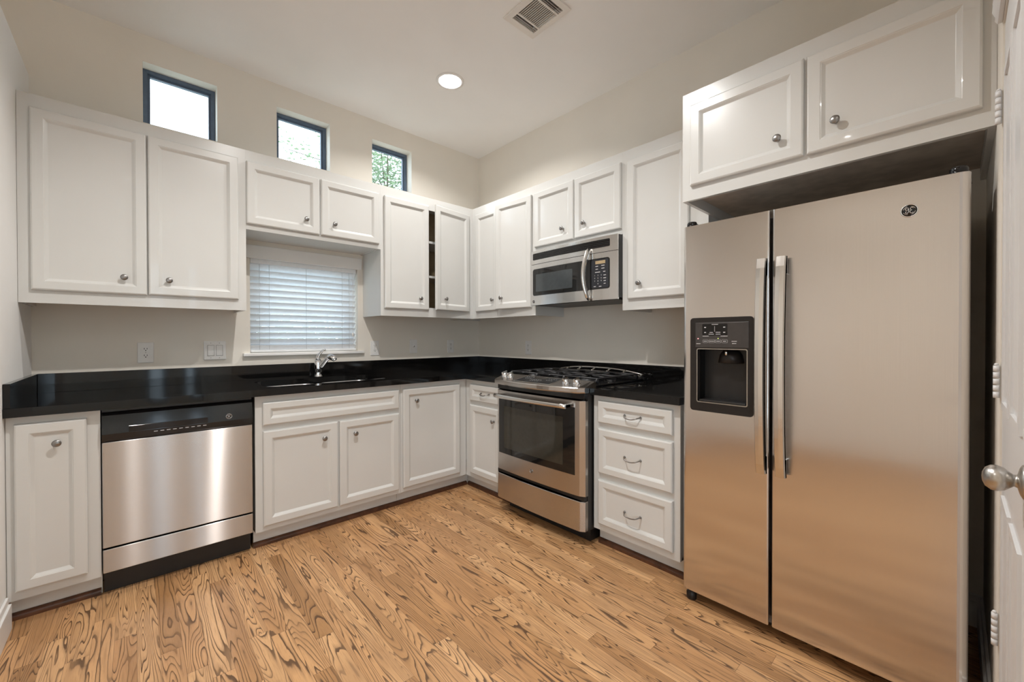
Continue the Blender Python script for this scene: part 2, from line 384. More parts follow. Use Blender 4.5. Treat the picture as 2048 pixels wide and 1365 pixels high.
def window(name, a, b, z0, z1, y0, y1, fr=0.022):
    f = struct(name, MB().slab(rect(a, b, z0, z1), [rect(a+fr, b-fr, z0+fr, z1-fr)], 'y', y0, y1), M_frame)
    obj('sash', MB().slab(rect(a+fr, b-fr, z0+fr, z1-fr), [rect(a+fr+0.012, b-fr-0.012, z0+fr+0.012, z1-fr-0.012)], 'y', y0+0.014, y1-0.01), M_frame, f)
    obj('pane', MB().box(a+fr+0.01, b-fr-0.01, y0+0.024, y0+0.028, z0+fr+0.01, z1-fr-0.01), M_glass, f)
    return f
for i, (a, b) in enumerate(WIN): window('window_%d' % (i+1), a+0.001, b-0.001, WZ0+0.001, WZ1-0.001, 0.085, 0.135)
wb = window('window_4', WB[0]+0.001, WB[1]-0.001, WB[2]+0.001, WB[3]-0.001, 0.095, 0.145, 0.045)
for i, (a, b) in enumerate(RW): window('window_%d' % (5+i), a+0.001, b-0.001, 0.121, 2.599, YR-0.12, YR-0.06, 0.04)
struct('trim_1', MB().box(-2.035, -1.200, -0.032, 0.092, 1.078, 1.0995, 0.004), M_trim)          # window sill

for i, (a, b) in enumerate(LFILL_WIN):  # unseen far-left windows, added to let more daylight into the room
    f = struct('window_%d' % (7+i), MB().slab(rect(a+0.001, b-0.001, 0.121, 2.249), [rect(a+0.05, b-0.05, 0.17, 2.20)], 'x', XF-0.12, XF-0.06), M_frame)
    obj('pane', MB().box(XF-0.092, XF-0.088, a+0.045, b-0.045, 0.165, 2.205), M_glass, f)
# shoe mouldings at the floor, baseboards
def shoe(n, fr, u0, u1, d, r=0.019):
    pts = [(-d, 0.0), (-d, 0.028)]+[(-d-r*math.sin(t), 0.009+r*math.cos(t)) for t in [PI/2*k/5 for k in range(1, 6)]]+[(-d-r, 0)]
    struct('trim_%d' % n, MB().prism(pts, 'x', u0, u1), M_shoe, frame=fr)
shoe(2, 'A', XL+0.001, -2.696, 0.556); shoe(3, 'A', -2.082, -0.5765, 0.556)
shoe(4, 'B', 0.5765, 1.083, 0.556); shoe(5, 'B', 1.862, 2.368, 0.556)
def baseb(name, x0, x1, y0, y1, h, horiz):
    mb = MB().box(x0, x1, y0, y1, 0, h*0.78, 0.002)
    if horiz == 'x+': mb.box(x0, x0+(x1-x0)*0.55, y0, y1, h*0.77, h, 0.003)
    elif horiz == 'y+': mb.box(x0, x1, y0, y0+(y1-y0)*0.55, h*0.77, h, 0.003)
    else: mb.box(x0+(x1-x0)*0.45, x1, y0, y1, h*0.77, h, 0.003)
    struct(name, mb, M_trim)
baseb('baseboard_left', XL+0.0005, XL+0.018, -1.298, -0.64, 0.135, 'x+')
baseb('baseboard_right', -0.017, -0.0005, -DP+0.001, -2.40, 0.135, 'x-')
baseb('baseboard_pantry', -0.80, -0.018, -DP+0.0005, -DP+0.017, 0.135, 'y+')

# pantry door with casing, seen edge on at the right of the frame
def casing(n, x0, x1, z0, z1, vertical):
    prof = [(0, 0.012), (0.008, 0.018), (0.020, 0.016), (0.030, 0.019), (0.046, 0.013), (0.056, 0.014), (0.065, 0.009)]
    mb = MB()
    if vertical:
        s = 1 if x1 > x0 else -1
        pts = [(x0, -DP+0.0005)]+[(x0+s*p, -DP+h) for p, h in prof]+[(x0+s*0.065, -DP+0.0005)]
        mb.prism(pts, 'z', z0, z1)
    else:
        pts = [(-DP+0.0005, z1)]+[(-DP+h, z1-p) for p, h in prof]+[(-DP+0.0005, z1-0.065)]
        mb.prism(pts, 'x', x0, x1)
    struct('trim_%d' % n, mb, M_door)
casing(6, -PD1-0.007, -PD0+0.006, 0, PDZ+0.0695, False)
dl = MB().box(-PD1, -PD0, -DP-0.038, -DP-0.004, 0.006, PDZ-0.004, 0.002)
for (z0, z1) in ((0.25, 0.80), (1.02, 1.88)):
    for a, b in ((-PD1+0.09, -PD1+0.28), (-PD0-0.28, -PD0-0.09)):
        dl.slab(rect(a, b, z0, z1), [rect(a+0.02, b-0.02, z0+0.02, z1-0.02)], 'y', -DP-0.005, -DP+0.002)
        dl.box(a+0.035, b-0.035, -DP-0.006, -DP-0.001, z0+0.035, z1-0.035, 0.002)
door = struct('door_1', dl, M_door)
for zc in (1.822, 1.083, 0.41):
    mb = MB()
    for k in range(5):
        z0 = zc-0.0445+k*0.0178+0.0006; x = -PD0+0.0015
        mb.lathe([(0.0001, 0), (0.0062, 0.0003), (0.0062, 0.0163), (0.0001, 0.0166)], (x, -DP+0.0065, z0), 'z', 14)
    mb.lathe([(0.004, 0), (0.005, 0.002), (0.003, 0.005), (0.0001, 0.006)], (-PD0+0.0015, -DP+0.0065, zc+0.0447), 'z', 12)
    mb.box(-PD0-0.034, -PD0-0.004, -DP-0.0045, -DP-0.0025, zc-0.0445, zc+0.0445)
    obj('hinge', mb, M_door, door, label='white painted butt hinge')
kx, kz = -1.41, 0.946
mb = MB().lathe([(0.030, 0), (0.030, 0.003), (0.024, 0.006), (0.0115, 0.009), (0.0105, 0.013), (0.015, 0.018), (0.0205, 0.024), (0.0235, 0.032), (0.0225, 0.040), (0.017, 0.047), (0.008, 0.0505), (0.0001, 0.0512)], (0, 0, 0), 'y-', 32)
mb.xf(Matrix.Translation((kx, -DP-0.004, kz)) @ Matrix.Rotation(PI, 4, 'Z'))
obj('knob', mb, M_nickel, door, label='egg shaped satin nickel door knob')

# ------------------------------------------------------------------ cabinet pieces
def front(u0, u1, z0, z1, yf, stile=0.042, t=0.020):
    def R(i, y): return [(u0+i, y, z0+i), (u1-i, y, z0+i), (u1-i, y, z1-i), (u0+i, y, z1-i)]
    rings = [R(0.001, yf), R(0, yf-0.001), R(0, yf-t+0.007), R(0.002, yf-t+0.003), R(0.007, yf-t), R(stile, yf-t), R(stile+0.002, yf-t+0.0018), R(stile+0.004, yf-t+0.0024), R(stile+0.014, yf-t+0.0105), R(stile+0.016, yf-t+0.0115)]
    return MB().loft(rings, True, True, False)
KNOB = [(0.0085, 0), (0.0085, 0.0015), (0.006, 0.004), (0.005, 0.011), (0.007, 0.015), (0.0135, 0.018), (0.0155, 0.021), (0.0145, 0.0245), (0.009, 0.027), (0.0001, 0.028)]
def knob(u, y, z, parent): return obj('knob', MB().lathe(KNOB, (u, y, z), 'y-', 20), M_knob, parent, label='round satin nickel knob')
def pull(u, y, z, parent, w=0.094):
    P = []
    for k in range(25):
        t = k/24; s = math.sin(PI*t)
        P.append((u-w/2+w*t, y-0.028*min(1, s*2.2)**0.8 if 0 < t < 1 else y+0.001, z-0.012*s))
    mb = MB().tube(P, 0.0034, 8)
    for s in (-1, 1): mb.lathe([(0.007, 0), (0.006, 0.003), (0.004, 0.006), (0.0036, 0.008)], (u+s*w/2, y, z), 'y-', 12)
    return obj('pull', mb, M_knob, parent, label='arched wire pull')
def case(u0, u1, z0, z1, d, hollow=False, under=0.022, raw=True, parent=None, openings=None, shelf=()):
    e = 0.00012
    mb = MB()
    t = 0.017
    op = openings or []
    mb.slab(rect(u0+e, u1-e, z0, z1), op, 'y', -d, -d+0.019)
    mb.box(u0+e, u0+t, -d+0.018, -e, z0, z1); mb.box(u1-t, u1-e, -d+0.018, -e, z0, z1)
    mb.box(u0+t, u1-t, -d+0.018, -e, z1-t, z1)
    obj('carcass', mb, M_cab, parent)
    obj('bottom_panel', MB().box(u0+t, u1-t, -d+0.019, -e, z0+under, z0+under+0.012), M_raw if raw else M_cab, parent, label='plain underside panel')
    obj('back_panel', MB().box(u0+t, u1-t, -0.012, -0.002, z0+under+0.012, z1-t), M_rawd, parent)
    for zs in shelf:
        obj('shelf', MB().box(u0+t+0.001, u1-t-0.001, -d+0.03, -0.014, zs-0.009, zs+0.009), M_cab, parent)
ZT, ZB, DU = 2.356, 1.372, 0.331
LBL = 'cabinet'
def wallcab(frame, u0, u1, z0, label, doors, d=DU, shelf=(), open_frame=False, under=0.022, raw=True):
    t = thing('wall_cabinet', frame, (u0, -d/2, z0), label, 'cabinet', 'white wall cabinets')
    t.location = Matrix.Rotation(ANG[frame], 4, 'Z') @ Vector(((u0+u1)/2, -d/2, z0)); ORG[t.name] = (Vector(((u0+u1)/2, -d/2, z0)), frame)
    op = []
    if open_frame: op = [rect(doors[0][0]+0.03, doors[-1][1]-0.03, doors[0][2]+0.02, doors[0][3]-0.03)]
    case(u0, u1, z0, ZT, d, parent=t, openings=op, shelf=shelf, under=under, raw=raw)
    for dd in doors:
        a, b, za, zb, kn = dd[:5]; ang = dd[5] if len(dd) > 5 else 0
        mb = front(a, b, za, zb, -d-0.0006)
        kb = MB().lathe(KNOB, (kn[0], -d-0.0206+0.0085, kn[1]), 'y-', 20)
        if ang:
            mb.rotz(ang, (b, -d-0.003)); kb.rotz(ang, (b, -d-0.003))
        dr = obj('door', mb, M_cab, t)
        obj('knob', kb, M_knob, dr, label='round satin nickel knob')
    return t
wallcab('A', XL+0.001, -2.0675, ZB, 'tall white two-door wall cabinet at the left end, above the dishwasher',
        [(-2.931, -2.523, 1.433, 2.290, (-2.612, 1.520)), (-2.517, -2.109, 1.436, 2.291, (-2.432, 1.520))])
wallcab('A', -2.0675, -1.2005, 1.872, 'short white two-door wall cabinet bridging over the blind-covered window',
        [(-2.069+0.003, -1.643, 1.905, 2.287, (-1.728, 1.993)), (-1.633, -1.217, 1.906, 2.287, (-1.545, 1.993))], under=0.004, raw=False)
wallcab('A', -1.2005, -DU-0.0006, ZB, 'white wall cabinet between the blind and the corner, its right door ajar showing brown shelves',
        [(-1.175, -0.790, 1.430, 2.285, (-0.872, 1.520)), (-0.768, -0.379, 1.431, 2.288, (-0.665, 1.527), math.radians(9.2))], shelf=(1.712, 2.0), open_frame=True)
wallcab('B', 0.001, 1.118, ZB, 'white corner wall cabinet on the stove wall, just left of the microwave, one door ajar',
        [(0.396, 0.690, 1.432, 2.288, (0.632, 1.522)), (0.708, 1.084, 1.434, 2.291, (0.775, 1.527), math.radians(6.0))])
wallcab('B', 1.118, 1.8705, 1.848, 'small white two-door wall cabinet mounted directly over the microwave',
        [(1.120, 1.494, 1.882, 2.291, (1.397, 1.972)), (1.502, 1.866, 1.882, 2.291, (1.584, 1.973))])
wallcab('B', 1.8705, 2.3885, ZB, 'tall white single-door wall cabinet between microwave and refrigerator',
        [(1.912, 2.290, 1.438, 2.284, (1.994, 1.530))])
wallcab('B', 2.3895, DP-0.0005, 1.850, 'deep white two-door wall cabinet above the refrigerator',
        [(2.431, 2.873, 1.912, 2.288, (2.787, 2.004)), (2.883, 3.330, 1.910, 2.288, (2.972, 2.006))], d=0.637, under=0.05)

# ------------------------------------------------------------------ base cabinets
B, ZF, ZC = 0.6146, 0.101, 0.8755
def basecab(frame, u0, u1, label, d=B, group='white base cabinets', uo=None, tk=None):
    t = thing('base_cabinet', frame, ((u0+u1)/2, -d/2, 0), label, 'cabinet', group)
    a0, a1 = u0+0.0008, u1-0.0008
    mb = MB().box(a0, a1, -d, -d+0.019, ZF, ZC)                        # face frame
    mb.box(a0, a0+0.016, -d+0.019, -0.022, ZF, ZC); mb.box(a1-0.016, a1, -d+0.019, -0.022, ZF, ZC)
    mb.box(a0, a1, -d+0.019, -0.022, ZF, ZF+0.016); mb.box(a0, a1, -0.034, -0.022, ZF, ZC)
    obj('carcass', mb, M_cab, t)
    b0, b1 = tk or (a0, a1)
    obj('toe_kick', MB().box(b0, b1, -0.555, -0.54, 0.0005, ZF-0.0005), M_cab, t)
    return t
def bdoor(t, a, b, z0, z1, k, y=-B):
    d = obj('door', front(a, b, z0, z1, y-0.0006), M_cab, t); knob(k[0], y-0.0206+0.0085, k[1], d); return d
def drawer(t, a, b, z0, z1, pz=None, pu=None, stile=0.036):
    d = obj('drawer', front(a, b, z0, z1, -B-0.0006, stile), M_cab, t)
    if pz: pull(pu, -B-0.0206+0.0085, pz, d)
    return d
t = basecab('A', XL+0.001, -2.692, 'narrow white one-door base cabinet at the left wall beside the dishwasher')
bdoor(t, -2.948, -2.735, 0.140, 0.843, (-2.826, 0.748))
t = basecab('A', -2.080, -1.1905, 'wide white base cabinet under the sink with false drawer and two doors')
obj('false_drawer', front(-2.043, -1.207, 0.706, 0.836, -B-0.0006, 0.036), M_cab, t, label='knobless false drawer front')
bdoor(t, -2.042, -1.629, 0.132, 0.673, (-1.712, 0.581)); bdoor(t, -1.618, -1.208, 0.132, 0.672, (-1.519, 0.581))
t = basecab('A', -1.1905, -0.6155, 'white one-door base cabinet between the sink cabinet and the corner', tk=(-1.189, -0.556))
bdoor(t, -1.175, -0.687, 0.135, 0.837, (-1.073, 0.748))
t = basecab('B', 0.6146+0.001, 1.0855, 'white corner base cabinet left of the stove with one drawer over a door', tk=(0.5565, 1.084))
drawer(t, 0.688, 1.052, 0.711, 0.837, 0.776, 0.872); bdoor(t, 0.688, 1.052, 0.138, 0.678, (0.975, 0.583))
t = basecab('B', 1.8595, 2.3715, 'white three-drawer base cabinet between stove and refrigerator', tk=(1.8605, 2.3705))
drawer(t, 1.897, 2.337, 0.719, 0.845, 0.782, 2.116); drawer(t, 1.899, 2.338, 0.433, 0.686, 0.556, 2.116); drawer(t, 1.899, 2.339, 0.141, 0.395, 0.258, 2.116)

# ------------------------------------------------------------------ counters
CT, CB, OV = 0.914, 0.876, 0.655
SX0, SX1, SY0, SY1, SDV = -2.005, -1.235, -0.545, -0.125, -1.612
bowlL, bowlR = rrect(SX0+0.012, SDV-0.014, SY0+0.012, SY1-0.012, 0.07), rrect(SDV+0.014, SX1-0.012, SY0+0.012, SY1-0.012, 0.07)
ct = thing('countertop', 'A', (-1.5, -0.3, CB), 'long L-shaped black granite countertop holding the sink, with backsplash', 'countertop')
outline = [(XL+0.001, -0.001), (XL+0.001, -OV), (-OV, -OV), (-OV, -1.0835), (-0.0215, -1.0835), (-0.0215, -0.001)]
hole = rrect(SX0, SX1, SY0, SY1, 0.075)
m = MB().slab(outline, [hole], 'z', CB, CT)
obj('worktop', m, M_gran, ct)
obj('backsplash', MB().box(XL+0.022, -0.0215, -0.021, -0.001, CT, 1.016, 0.001), M_gran, ct, label='low black granite backsplash strip')
obj('backsplash', MB().box(XL+0.001, XL+0.021, -OV+0.004, -0.001, CT, 1.016, 0.001), M_gran, ct, label='low black granite return at the left wall')
obj('backsplash', MB().box(-0.0205, -0.001, -2.385, -0.001, CT-0.03, 1.016, 0.001), M_gran, ct, label='low black granite backsplash strip behind the stove')
c2 = thing('countertop', 'B', (2.1, -0.3, CB), 'short black granite countertop over the three-drawer cabinet beside the refrigerator', 'countertop')
obj('worktop', MB().box(1.8595, 2.385, -OV, -0.0215, CB, CT, 0.002), M_gran, c2)
# sink
sk = thing('sink', 'A', (-1.62, -0.33, 0.69), 'undermount stainless double-bowl sink below the faucet', 'sink')
def inset(pts, k, c): return [(c[0]+(p[0]-c[0])*k, c[1]+(p[1]-c[1])*k) for p in pts]
for lp, (cx_, cy_) in ((bowlL, ((SX0+SDV)/2, (SY0+SY1)/2)), (bowlR, ((SDV+SX1)/2, (SY0+SY1)/2))):
    b = MB(); rings = []
    for z, k in ((0.8745, 1.0), (0.868, 0.985), (0.72, 0.94), (0.705, 0.90), (0.70, 0.80), (0.698, 0.1)):
        rings.append([(p[0], p[1], z) for p in inset(lp, k, (cx_, cy_))])
    for k in range(len(rings)): pass
    b.loft(rings, True, False)
    bb = bmesh.new()
    obj('bowl', b, S_sink, sk)
    obj('drain', MB().lathe([(0.04, 0.0), (0.045, 0.003), (0.038, 0.004), (0.0001, 0.0015)], (cx_, cy_, 0.697), 'z', 24), M_chrome, sk)
obj('rim', MB().slab(rrect(SX0-0.012, SX1+0.012, SY0-0.012, SY1+0.012, 0.08), [bowlL, bowlR], 'z', 0.8735, 0.8757), S_sink, sk)
# faucet
FX, FY = -1.572, -0.075
fc = thing('faucet', 'A', (FX, FY, CT), 'chrome single-lever pull-out kitchen faucet behind the sink', 'faucet')
obj('body', MB().lathe([(0.031, 0), (0.032, 0.005), (0.027, 0.010), (0.0255, 0.016), (0.027, 0.045), (0.0285, 0.075), (0.027, 0.105), (0.025, 0.118), (0.018, 0.128), (0.0001, 0.131)], (FX, FY, CT+0.0003), 'z', 28), M_chrome, fc)
dr = Vector((0.60, -0.80, 0))*0.86
P0 = Vector((FX, FY, CT+0.060))
P = [P0+dr*0.012+up*0.0, P0+dr*0.035+up*0.022, P0+dr*0.06+up*0.048, P0+dr*0.085+up*0.073, P0+dr*0.11+up*0.085]
obj('spout', MB().tube(P, [0.017, 0.0165, 0.0155, 0.0155, 0.016], 16), M_chrome, fc)
P = [P0+dr*0.092+up*0.0832, P0+dr*0.108+up*0.088, P0+dr*0.13+up*0.086, P0+dr*0.15+up*0.078, P0+dr*0.162+up*0.07, P0+dr*0.165+up*0.066]
obj('spray_head', MB().tube(P, [0.014, 0.020, 0.0215, 0.021, 0.018, 0.010], 18), M_chrome, fc)
P = [Vector((FX, FY, CT+0.118)), Vector((FX-0.004, FY+0.004, CT+0.140)), Vector((FX+0.006, FY-0.002, CT+0.165)), Vector((FX+0.026, FY-0.010, CT+0.192)), Vector((FX+0.048, FY-0.02, CT+0.203))]
obj('lever', MB().tube(P, [0.022, 0.020, 0.013, 0.009, 0.006], 14, sq=(0.8, 1.15)), M_chrome, fc)

# ------------------------------------------------------------------ emblem used on appliances
def emblem(parent, u, y, z, r, dark=True):
    e = obj('badge', MB().lathe([(r*0.98, 0), (r, 0.0012), (r*0.93, 0.0022), (r*0.86, 0.0016), (r*0.84, 0.0008), (0.0001, 0.0008)], (u, y, z), 'y-', 32), M_chrome, parent, label='small round emblem')
    obj('badge_field', MB().lathe([(r*0.84, 0), (r*0.84, 0.0012), (0.0001, 0.0013)], (u, y-0.0002, z), 'y-', 28), M_blackgl, e)
    mb = MB(); yy = y-0.0018; k = r
    G = [(-0.05, 0.28), (-0.18, 0.42), (-0.36, 0.40), (-0.44, 0.22), (-0.34, 0.06), (-0.16, 0.10), (-0.08, 0.26), (-0.04, 0.08), (-0.08, -0.22), (-0.22, -0.40), (-0.40, -0.34), (-0.42, -0.18), (-0.28, -0.10)]
    E = [(0.44, 0.28), (0.36, 0.42), (0.20, 0.42), (0.10, 0.28), (0.14, 0.10), (0.30, 0.03), (0.14, -0.02), (0.05, -0.20), (0.12, -0.38), (0.28, -0.42), (0.44, -0.30)]
    for L in (G, E): mb.tube([(u+x*k, yy, z+q*k) for x, q in L], 0.055*k, 6)
    for a0 in (20, 110, 200, 290):
        mb.tube([(u+0.68*k*math.cos(math.radians(a0+i*7)), yy, z+(0.68-0.012*i)*k*math.sin(math.radians(a0+i*7))) for i in range(9)], 0.035*k, 6)
    obj('badge_letters', mb, M_chrome, e)
    return e

# ------------------------------------------------------------------ dishwasher
dw = thing('dishwasher', 'A', (-2.388, -0.32, 0), 'stainless dishwasher with black control strip, below the left counter', 'dishwasher')
a, b = -2.6875, -2.0945
obj('tub', MB().box(a+0.004, b-0.004, -0.585, -0.05, 0.10, 0.872), M_black, dw)
obj('door', MB().box(a, b, -0.634, -0.588, 0.234, 0.722, 0.003), S_dw, dw)
d_pts = [(-0.588, 0.725), (-0.634, 0.725), (-0.640, 0.732), (-0.641, 0.76), (-0.637, 0.80), (-0.628, 0.845), (-0.618, 0.858), (-0.588, 0.858)]
cp = obj('control_panel', MB().prism(d_pts, 'x', a, b), M_blackgl, dw, label='glossy black control strip')
mb = MB()
for k in range(17): mb.box(a+0.075+k*0.006, a+0.078+k*0.006, -0.6365, -0.630, 0.806, 0.812)
obj('latch_pocket', MB().box(a+0.09, b-0.2, -0.6425, -0.639, 0.762, 0.790, 0.0015), M_blackgl, cp)
mb = MB()
for k in range(9):
    mb.box(a+0.18+k*0.024, a+0.194+k*0.024, -0.6418, -0.6405, 0.749, 0.7515)
obj('legend', mb, M_text, cp, label='row of pale key markings')
emblem(cp, -2.203, -0.6385, 0.783, 0.014)
obj('top_strip', MB().box(a, b, -0.612, -0.588, 0.8605, 0.8725), M_black, dw)
obj('lower_panel', MB().box(a, b, -0.634, -0.588, 0.118, 0.226, 0.003), S_dw, dw)
obj('toe_kick', MB().box(a, b, -0.56, -0.545, 0.0005, 0.112), M_black, dw)

# ------------------------------------------------------------------ range
rg = thing('range', 'B', (1.472, -0.33, 0), 'stainless slide-in gas range between the base cabinets', 'stove')
s0, s1 = 1.0885, 1.8545; scn = (s0+s1)/2
obj('body', MB().box(s0+0.003, s1-0.003, -0.662, -0.024, 0.085, 0.900, 0.002), M_black, rg, label='black enamel side body')
obj('toe_base', MB().box(s0+0.03, s1-0.03, -0.60, -0.10, 0.0005, 0.085), M_black, rg)
def bowed(z0, z1, dfront, dback, amt, ins, n=14, bev=0.003):
    """plan outline with bevelled ends and a gently bowed front"""
    pts = [(s0, -dback), (s0+0.0005, -dfront+0.018)]
    for k in range(n+1):
        q = k/n; s = s0+ins+(s1-s0-2*ins)*q
        pts.append((s, -dfront-amt*(1-(2*q-1)**2)))
    pts += [(s1-0.0005, -dfront+0.018), (s1, -dback)]
    def R(i, z):
        out = []
        for (s, y) in pts:
            out.append((scn+(s-scn)*(1-i/0.38), y+(i if y < -dback-0.005 else 0), z))
        return out
    return MB().loft([R(bev, z0), R(0, z0+bev), R(0, z1-bev), R(bev, z1)], True, True, False)
od = obj('oven_door', bowed(0.290, 0.842, 0.705, 0.664, 0.012, 0.030), S_rg, rg)
def bowplate(sa, sb, z0, z1, dfr, amt, th, r=0.0, n=14):
    """curved plate hugging the bowed front"""
    def yy(s): q = (s-s0-0.03)/(s1-s0-0.06); return -dfr-amt*(1-(2*q-1)**2)
    A = []; mb = MB(); rings = []
    for k in range(n+1):
        s = sa+(sb-sa)*k/n; e = 0.0
        if r:
            dd = min(s-sa, sb-s)
            if dd < r: e = r-math.sqrt(max(0, r*r-(r-dd)**2))
        rings.append([(s, yy(s)+0.0005, z0+e), (s, yy(s)-th, z0+e), (s, yy(s)-th, z1-e), (s, yy(s)+0.0005, z1-e)])
    return mb.loft(rings, True, True, False)
obj('window_glass', bowplate(s0+0.038, s1-0.062, 0.408, 0.800, 0.705, 0.012, 0.002), M_glassb, od, label='dark oven window')
obj('window_inner', bowplate(s0+0.095, s1-0.145, 0.450, 0.735, 0.707, 0.012, 0.0012), plain('oven_window_smoke', (0.034, 0.032, 0.025), 0.05), od)
hp = []
for k in range(17):
    q = k/16; s = s0+0.042+(s1-s0-0.135)*q
    hp.append((s, -0.752-0.013*(1-(2*q-1)**2), 0.806))
mb = MB().tube(hp, 0.0145, 14, sq=(1.0, 0.75))
for q in (0.046, s1-s0-0.115): mb.box(s0+q-0.002, s0+q+0.022, -0.752, -0.70, 0.795, 0.818, 0.003)
obj('oven_handle', mb, S_hd, od, label='long curved stainless bar handle')
emblem(od, scn-0.02, -0.7175, 0.352, 0.0135)
obj('door_vent', MB().box(s0+0.006, s1-0.006, -0.690, -0.664, 0.846, 0.884, 0.002), M_blackgl, rg)
obj('drawer', bowed(0.090, 0.262, 0.706, 0.664, 0.012, 0.026), S_rg, rg)
obj('drawer_recess', MB().box(s0+0.006, s1-0.006, -0.69, -0.664, 0.264, 0.288), M_black, rg)
# sloped control panel with bowed lip
def panel_ring(q):
    s = s0-0.004+(s1-s0+0.008)*q; bw = 0.060*(1-(2*q-1)**2)
    yf = -0.726-bw
    if q < 0.03 or q > 0.97: yf = -0.700
    return [(s, -0.595, 0.905), (s, -0.595, 0.944), (s, -0.602, 0.9465), (s, yf+0.006, 0.9185), (s, yf, 0.914), (s, yf, 0.893), (s, yf+0.006, 0.886), (s, -0.66, 0.886), (s, -0.66, 0.905)]
qs = [0, 0.035]+[0.035+0.93*k/16 for k in range(1, 17)]+[1.0]
pn = obj('control_panel', MB().loft([panel_ring(q) for q in qs], True, True, False), S_rg, rg, label='sloped stainless control panel')
def on_panel(s, d):   # height of sloped top at distance d from the wall
    q = (s-s0)/(s1-s0); yf = 0.726+0.060*(1-(2*q-1)**2)-0.006
    return 0.9465+(0.9185-0.9465)*(d-0.602)/(yf-0.602)
def panel_plate(sa, sb, d0, d1, lift):
    rings = []
    for k in range(7):
        s = sa+(sb-sa)*k/6
        rings.append([(s, -d0, on_panel(s, d0)-0.001), (s, -d1, on_panel(s, d1)-0.001), (s, -d1, on_panel(s, d1)+lift), (s, -d0, on_panel(s, d0)+lift)])
    return MB().loft(rings, True, True, False)
dsp = obj('display', panel_plate(1.325, 1.625, 0.622, 0.745, 0.0018), M_disp, pn, label='dark keypad display')
obj('display_frame', panel_plate(1.316, 1.634, 0.615, 0.752, 0.0009), M_chrome, pn)
obj('clock_window', panel_plate(1.42, 1.52, 0.630, 0.665, 0.0024), M_blackgl, dsp)
for (ss, n_, d_) in ((1.345, 4, 0.645), (1.36, 3, 0.675), (1.43, 5, 0.690), (1.44, 4, 0.715), (1.545, 4, 0.650), (1.55, 3, 0.680)):
    mb = MB()
    for k in range(n_):
        s = ss+k*0.02; z = on_panel(s, d_)+0.002
        mb.box(s-0.005, s+0.005, -d_-0.003, -d_+0.003, z, z+0.0006)
    obj('legend', mb, M_text, dsp, label='row of pale key markings')
slope = math.atan2(0.9465-0.9185, 0.12)
for sk_, dk in ((1.140, 0.662), (1.210, 0.675), (1.705, 0.680), (1.775, 0.665)):
    kb = MB().lathe([(0.025, 0), (0.0255, 0.004), (0.022, 0.007), (0.0205, 0.020), (0.018, 0.026), (0.0001, 0.027)], (0, 0, 0), 'z', 24)
    kb.box(-0.006, 0.006, -0.024, 0.024, 0.012, 0.034, 0.004)
    kb.xf(Matrix.Translation((sk_, -dk, on_panel(sk_, dk)-0.001)) @ Matrix.Rotation(slope, 4, 'X'))
    obj('knob', kb, M_chrome, pn, label='chunky metal burner knob')
# cooktop
obj('cooktop', MB().box(s0-0.006, s1+0.006, -0.594, -0.060, 0.9145, 0.926, 0.004), M_blackgl, rg, label='black enamel cooktop')
burn = [(1.235, -0.47, 0.045), (1.235, -0.21, 0.037), (1.471, -0.34, 0.05), (1.708, -0.47, 0.05), (1.708, -0.21, 0.033)]
for (bs, by, br) in burn:
    obj('burner', MB().lathe([(br, 0), (br, 0.008), (br*0.82, 0.012), (br*0.80, 0.017), (br*0.72, 0.021), (0.0001, 0.022)], (bs, by, 0.926), 'z', 24), M_iron, rg)
for ga, gb in ((s0+0.012, s0+0.262), (s0+0.266, s1-0.266), (s1-0.262, s1-0.012)):
    mb = MB(); zt = 0.958; r = 0.0062; c = (ga+gb)/2
    y0, y1 = -0.575, -0.105
    for s in (ga, gb): mb.tube([(s, y0, zt-0.02), (s, y0+0.015, zt), (s, y1-0.015, zt), (s, y1, zt-0.02)], r, 8)
    for y in (y0+0.02, (y0+y1)/2, y1-0.02): mb.tube([(ga, y, zt), (gb, y, zt)], r, 8)
    for cy_ in (-0.46, -0.22):
        for dx, dy in ((1, 0), (-1, 0), (0, 1), (0, -1)):
            mb.tube([(c+dx*0.03, cy_+dy*0.03, zt+0.004), (c+dx*0.07, cy_+dy*0.06, zt+0.003), (c+dx*(gb-ga)/2, cy_+dy*0.115, zt-0.001)], r*0.9, 8)
    for s in (ga, gb):
        for y in (y0+0.02, y1-0.02): mb.tube([(s, y, zt), (s, y, 0.926)], r*1.1, 8)
    obj('grate', mb, M_iron, rg, label='black cast iron burner grate')
# rear vent rail
mb = MB(); n = 20
arc = lambda q, d, zb, h: (s0+0.004+(s1-s0-0.008)*q, -d+0.02*abs(2*q-1)**4, zb+h*(1-abs(2*q-1)**2.6))
back = lambda q: arc(q, 0.058, 0.948, 0.034); frnt = lambda q: arc(q, 0.118, 0.944, 0.014)
mb.tube([back(k/n) for k in range(n+1)], 0.0065, 8); mb.tube([frnt(k/n) for k in range(n+1)], 0.0095, 10, sq=(0.8, 1.1))
for q in (0.0, 0.17, 0.33, 0.5, 0.67, 0.83, 1.0): mb.tube([back(q), frnt(q)], 0.0065, 8)
for q in (0.02, 0.5, 0.98):
    p = frnt(q); mb.tube([p, (p[0], p[1], 0.926)], 0.006, 8)
obj('rear_vent_trim', mb, S_hd, rg, label='arched stainless rear vent rail')
obj('rear_vent', MB().box(s0-0.004, s1+0.004, -0.060, -0.024, 0.9145, 0.934, 0.003), M_black, rg)

